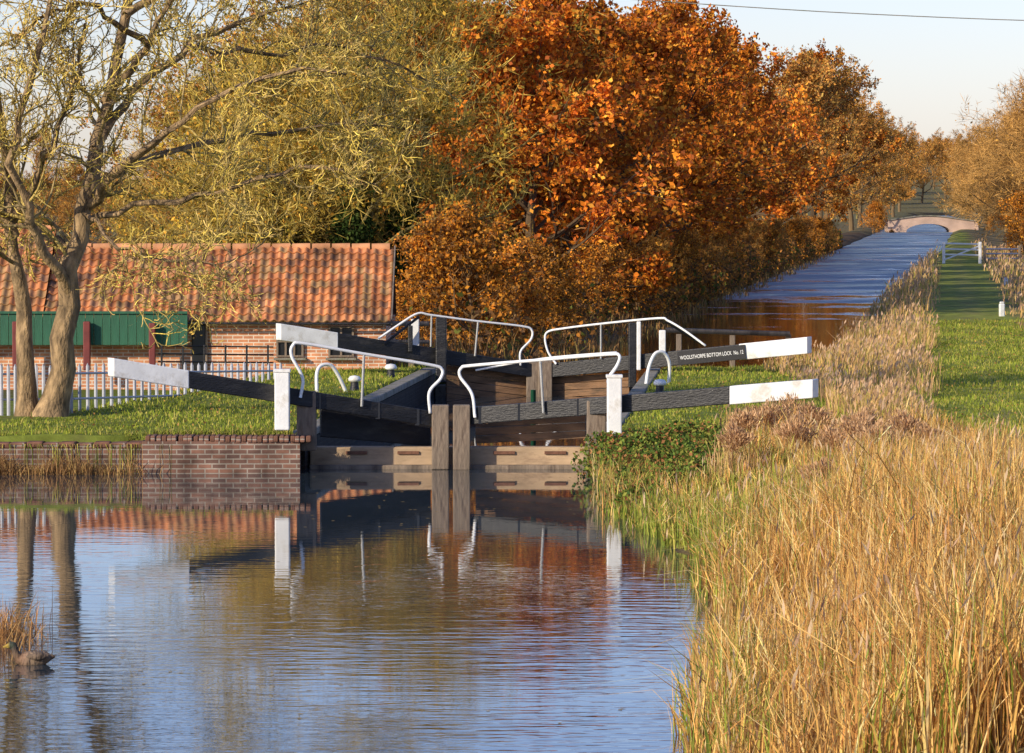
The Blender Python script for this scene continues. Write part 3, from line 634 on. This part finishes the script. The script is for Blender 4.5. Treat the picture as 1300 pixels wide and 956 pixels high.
C=pick(rng,len(X),REED,.16)*(1+.12*patch[:,None]); gm=(rng.uniform(0,1,len(X))<gprob); C[gm]=pick(rng,gm.sum(),GRN,.2)
b.add(*blades(rng,np.stack([X,Y,np.maximum(Z,-.1)-.02],1),hh,rng.uniform(.009,.022,len(X)),C,.34,(.02,.0)))
k=rng.integers(0,len(X),16000); b.add(*blades(rng,np.stack([X[k],Y[k],Z[k]+hh[k]*rng.uniform(.1,.6,16000)],1),hh[k]*.55,rng.uniform(.008,.018,16000),pick(rng,16000,REED,.2),1.3))
k=rng.integers(0,len(X),2200); T=np.stack([X[k],Y[k],Z[k]+hh[k]*.95],1); ax=np.tile(np.array([.1,0,1.]),(len(k),1))
b.add(*leaves(rng,T,rng.uniform(.04,.1,len(k)),pick(rng,len(k),[(.6,.44,.27),(.5,.32,.2)],.15),.14,axis=ax))
b.obj('reed_bed',M_grass)
b=MB()
cl=[]
for px,py,r in((945,535,.3),(975,528,.36),(1005,524,.38),(1035,530,.34),(1010,548,.3),(1085,548,.38),(1112,556,.36),(1095,535,.3),(1060,560,.28),(935,555,.25),(1150,540,.3),(1180,556,.3),(1225,575,.3),(1270,585,.3),(1130,610,.28),(1040,600,.25)):
    dd=F*(CH-.6)/(py+38-YH); cl.append((*P(px,py,dd),r*.85,dd))
for x,y,z,r,dd in cl:
    n=1300; v=norm(rng.normal(0,1,(n,3)))*(rng.uniform(0,1,(n,1))**.5)*r; v[:,2]*=.75; v*=1+.35*np.sin(v[:,[1,2,0]]*14+x*5); c0=np.array([x,y,z])
    ax=norm(v)+np.array([0,0,1.2]); b.add(*leaves(rng,c0+v,rng.uniform(.02,.05,n),pick(rng,n,[(.62,.39,.2),(.68,.45,.25),(.48,.28,.14)],.2),.25,axis=norm(ax)))
    n=260; base=np.stack([x+rng.normal(0,r*.7,n),y+rng.normal(0,r*.6,n),np.full(n,.45)],1); b.add(*blades(rng,base,rng.uniform(.2,1.,n)*max(.3,z-.35),np.full(n,.014),pick(rng,n,[(.5,.32,.16),(.65,.46,.18)],.2),.3))
b.obj('willowherb_seedheads',M_grass)
b=MB()
for (n_,ya,yb) in((220000,69,330),(80000,69,115)):
    X,Y,sd,Z=samp(n_,3,40 if yb>200 else 13,ya,yb,lambda X,Y,s:(s>-.2)&(X>3.2)&(((X<pathc(Y)-1.15+.35*wob(X,Y*.6))&(X>.097*Y-5.2)&((X>5.6+.3*wob(X*2,Y))|(Y>97)|(Y<71)))|((X>pathc(Y)+1.5+.4*wob(X,Y*.5))&(X<pathc(Y)+5.5))),rng)
    kp=rng.uniform(0,1,len(X))<np.clip(120/Y,.12,1)*.8*(.7+.5*wob(X*.9,Y*.25)); X,Y,sd,Z=X[kp],Y[kp],sd[kp],Z[kp]
    patch=wob(X*1.1+2,Y*.3)
    hh=np.clip(.36+.28*patch,.08,1)*rng.uniform(.4,1.35,len(X))*np.where(Y<97,np.where(X>pathc(Y),.55,.9),1.1)*np.where(X>pathc(Y),.7,1)
    C=pick(rng,len(X),[(.7,.44,.15),(.78,.53,.22),(.56,.33,.13),(.5,.38,.11),(.6,.36,.19),(.34,.34,.06)],.15)
    b.add(*blades(rng,np.stack([X,Y,Z-.02],1),hh,rng.uniform(.012,.028,len(X))*np.clip(Y/95,1,2.2),C,.4,(.05,0)))
    k=rng.integers(0,len(X),4000); T=np.stack([X[k],Y[k],Z[k]+hh[k]],1)
    b.add(*leaves(rng,T,rng.uniform(.04,.08,len(k))*np.clip(Y[k]/100,1,2),pick(rng,len(k),[(.62,.42,.26),(.54,.33,.18)],.15),.3,axis=np.tile(np.array([.2,0,1.]),(len(k),1))))
b.obj('dry_grass_verge',M_grass)
b=MB()
X,Y,sd,Z=samp(150000,-6,30,95.5,300,lambda X,Y,s:(s>-.5+.4*wob(X,Y*.4))&(s<np.where(Y<112,2.6,1.2))&(X<.105*Y-6.0),rng)
kp=rng.uniform(0,1,len(X))<np.clip(110/Y,.1,1); X,Y,sd,Z=X[kp],Y[kp],sd[kp],Z[kp]
b.add(*blades(rng,np.stack([X,Y,np.maximum(Z,.2)],1),rng.uniform(.15,.7,len(X))*(1+.4*wob(X*2,Y))*np.where(Y<112,1.2,.6),rng.uniform(.012,.03,len(X))*np.clip(Y/100,1,2),pick(rng,len(X),[(.44,.24,.09),(.3,.17,.07),(.2,.11,.05),(.3,.22,.07)],.2),.45))
b.obj('bankside_reeds',M_grass)
b=MB(); n=80000
Y=rng.uniform(101,330,n)**1.0; off_=rng.uniform(0,9,n)*rng.uniform(0,1,n); X=.105*Y-9.9-off_; X=np.where(Y<135,np.minimum(rng.uniform(-9,4,n),X),X); kk=(X<.105*Y-9.7); X,Y=X[kk],Y[kk]
Z=height(X,Y)+rng.uniform(0,1,len(X))**1.4*(1.1+.7*wob(X*.7,Y*.3))
b.add(*leaves(rng,np.stack([X,Y,Z],1),rng.uniform(.05,.12,len(X)),pick(rng,len(X),[(.2,.1,.04),(.14,.08,.04),(.34,.15,.04),(.12,.13,.03),(.6,.24,.04)],.2),.6))
b.obj('woodland_undergrowth',M_fol)
b=MB()
for cx_,cy_,cz_,rx_,ry_,rz_ in((1.75,67.6,.25,.75,.8,.48),(2.4,67.3,.3,.8,.9,.5),(3.05,67.0,.32,.8,1.0,.46),(1.9,65.8,.15,.6,1.2,.44),(2.6,65.2,.25,.8,1.3,.46),(3.3,64.8,.35,.7,1.2,.4),(2.0,63.4,.08,.6,1.3,.38),(2.9,68.2,.45,.9,.6,.34),(3.9,67.5,.5,.6,.9,.3),(1.8,61.6,.02,.5,.9,.34),(2.6,62.4,.2,.6,1.1,.4),(1.75,60.2,.0,.4,.8,.3)):
    n=4800; v=norm(rng.normal(0,1,(n,3)))*(rng.uniform(0,1,(n,1))**.35); v+=.14*np.sin(v[:,[1,2,0]]*7+cx_*3); c0=np.array([cx_,cy_,cz_])+v*np.array([rx_,ry_,rz_])
    c0=c0[c0[:,2]>-.02]; n=len(c0)
    b.add(*leaves(rng,c0,rng.uniform(.018,.045,n),pick(rng,n,[(.12,.18,.035),(.17,.24,.045),(.07,.12,.03),(.3,.3,.06),(.34,.15,.06)],.2),.7))
n=2200; X=rng.uniform(1.2,3.8,n);Y=rng.uniform(60,68.6,n); b.add(*blades(rng,np.stack([X,Y,np.full(n,.05)],1),rng.uniform(.2,.6,n),np.full(n,.012),pick(rng,n,REED+GRN,.2),.5))
b.obj('bramble_bush',M_grass)
b=MB()
def lawnok(X,Y,s): return (s>.3)&(((X<-3)&(X>-.125*Y-1.5)&((X+7.6)*14-(Y-76)*2.7>-4))|((X>1.5)&(X<pathc(Y)+1.7)&(X>-2))|((X<-1.5)&(X>-7)))
X,Y,sd,Z=samp(250000,-10.5,16,68.7,130,lambda X,Y,s:lawnok(X,Y,s)&((Y<97)|(X>pathc(Y)-1.5)),rng)
nn2=wob(X*1.2,Y*.8)
tall=np.where(rng.uniform(0,1,len(X))<.05,2.1,1.0)
C=pick(rng,len(X),[(.25,.3,.035),(.33,.35,.05),(.17,.22,.03),(.46,.4,.1),(.27,.31,.05)],.15)*(1+.28*nn2[:,None])
b.add(*blades(rng,np.stack([X,Y,Z-.01],1),rng.uniform(.03,.085,len(X))*(1+.45*nn2)*tall,rng.uniform(.012,.024,len(X)),C,.5))
k=rng.integers(0,len(X),1300); b.add(*leaves(rng,np.stack([X[k],Y[k],Z[k]+.05],1),rng.uniform(.015,.035,1300),pick(rng,1300,[(.5,.3,.08),(.36,.2,.07)],.2),.7))
b.obj('lawn_grass',M_grass)
b=MB()
n=5200; X=rng.uniform(-11,-3.4,n); Yq=np.where(X<-5.7,rng.uniform(68.95,69.3,n),68.87+rng.normal(0,.05,n)); hq=rng.uniform(.05,.22,n)
b.add(*blades(rng,np.stack([X,Yq,np.where(X<-5.7,.46,.52)],1),hq,np.full(n,.014),pick(rng,n,GRN+[(.5,.4,.15)],.2),.8))
n=900; X=rng.uniform(-9,-5.2,n); b.add(*blades(rng,np.stack([X,rng.uniform(68.3,68.5,n),np.full(n,.46)],1),-rng.uniform(.05,.22,n)*(1+wob(X*4,X)),np.full(n,.012),pick(rng,n,GRN+[(.5,.35,.15)],.2),.6))
n=1500; X=np.concatenate([rng.normal(-6.6,.4,n//2),rng.normal(-7.7,.3,n-n//2)]); b.add(*blades(rng,np.stack([X,rng.uniform(68.0,68.3,n),np.full(n,-.05)],1),rng.uniform(.1,.42,n)*(1+.5*wob(X*3,X*2)),np.full(n,.012),pick(rng,n,[(.42,.24,.1),(.5,.33,.13),(.26,.15,.07)],.2),.7))
b.obj('quay_weeds',M_grass)
b=MB(); n=420; X=rng.normal(-4.98,.17,n);Y=rng.normal(42.8,.7,n)
b.add(*blades(rng,np.stack([X,Y,np.full(n,-.05)],1),rng.uniform(.1,.55,n),np.full(n,.01),pick(rng,n,[(.48,.24,.09),(.55,.33,.13),(.3,.15,.06)],.2),.9))
b.obj('rush_clump',M_grass)
b=MB(); n=160; X=rng.uniform(-4.5,1.5,n);Y=rng.uniform(36,68,n); th=rng.uniform(0,6.28,n)
V=[];Fc=[]
for i in range(n):
    for k_ in range(4): aa=th[i]+k_*1.5708; rr=.02 if k_%2 else .035; V.append((X[i]+rr*math.cos(aa),Y[i]+rr*math.sin(aa),.004))
    Fc+=[(4*i,4*i+1,4*i+2),(4*i,4*i+2,4*i+3)]
b.add(V,Fc,np.array([.5,.36,.16])); b.obj('floating_leaves',M_grass)
# duck
dk=empty('mallard_duck'); sp=np.array([(-.27,0,.1),(-.2,0,.085),(-.12,0,.07),(-.03,0,.06),(.06,0,.06),(.12,0,.08),(.155,0,.13),(.165,0,.18),(.185,0,.215),(.215,0,.222),(.24,0,.212),(.265,0,.205),(.295,0,.2)])
rd=np.array([.01,.045,.085,.1,.095,.07,.042,.036,.045,.043,.025,.018,.008])
q0=sp.copy()*.85; q0[:,0]*=-1; q0+=np.array([-4.45,40.6,-.01]); rd=rd*.85
bm_=MB(); V,Fc,C=tubes(q0[None],rd[None],14,np.array([.2,.13,.08])); cols=np.array([(.08,.05,.03),(.15,.1,.06),(.2,.14,.09),(.2,.14,.09),(.18,.11,.07),(.16,.09,.05),(.16,.1,.06),(.1,.07,.05),(.05,.06,.04),(.05,.06,.04),(.4,.28,.05),(.45,.3,.05),(.45,.3,.05)]); C=np.repeat(cols,14,0); bm_.add(V,Fc,C); bm_.obj('body',M_bark,dk,True)
for s_ in(-1,1):
    wq=np.array([(-4.45+.17,40.6+.065*s_,.085),(-4.45+.07,40.6+.08*s_,.08),(-4.45-.04,40.6+.06*s_,.075)]); tube('wing',dk,catmull(wq),np.array([.01,.02,.03,.033,.035,.037,.037,.035,.03,.025,.02,.012,.008]),M_bark,10,False,(.13,.09,.06))
# ---------------------------------------------------------------- light, sky, camera
A=math.radians(48);E=math.radians(22)
S=Vector((-math.sin(A)*math.cos(E),-math.cos(A)*math.cos(E),math.sin(E)))
sn=bpy.data.lights.new('sun','SUN'); sn.energy=5.0; sn.angle=math.radians(.5); sn.color=(1,.87,.66)
so=link(bpy.data.objects.new('sun',sn)); so.rotation_euler=(-S).to_track_quat('-Z','Y').to_euler()
w=bpy.data.worlds.new('World'); scene.world=w; w.use_nodes=True; nt=w.node_tree
bg=nt.nodes['Background']; sk=nt.nodes.new('ShaderNodeTexSky'); sk.sky_type='NISHITA'; sk.sun_disc=False; sk.sun_elevation=E; sk.sun_rotation=math.radians(180)+A; sk.air_density=1; sk.dust_density=.4; sk.ozone_density=1.5
tm_=nt.nodes.new('ShaderNodeMix'); tm_.data_type='RGBA'; tm_.blend_type='MULTIPLY'; tm_.inputs[0].default_value=1; tm_.inputs[7].default_value=(1.07,1.08,1.5,1)
nt.links.new(sk.outputs[0],tm_.inputs[6]); nt.links.new(tm_.outputs[2],bg.inputs[0]); bg.inputs[1].default_value=.12
cam=bpy.data.cameras.new('camera'); co=link(bpy.data.objects.new('camera',cam)); co.location=(0,0,CH); co.rotation_euler=(math.radians(90)-math.atan(233/F),0,0)
cam.sensor_width=36; cam.lens=36*F/1300; cam.clip_end=9000; cam.clip_start=1; scene.camera=co
scene.view_settings.view_transform='Standard'; scene.view_settings.look='None'; scene.view_settings.exposure=0
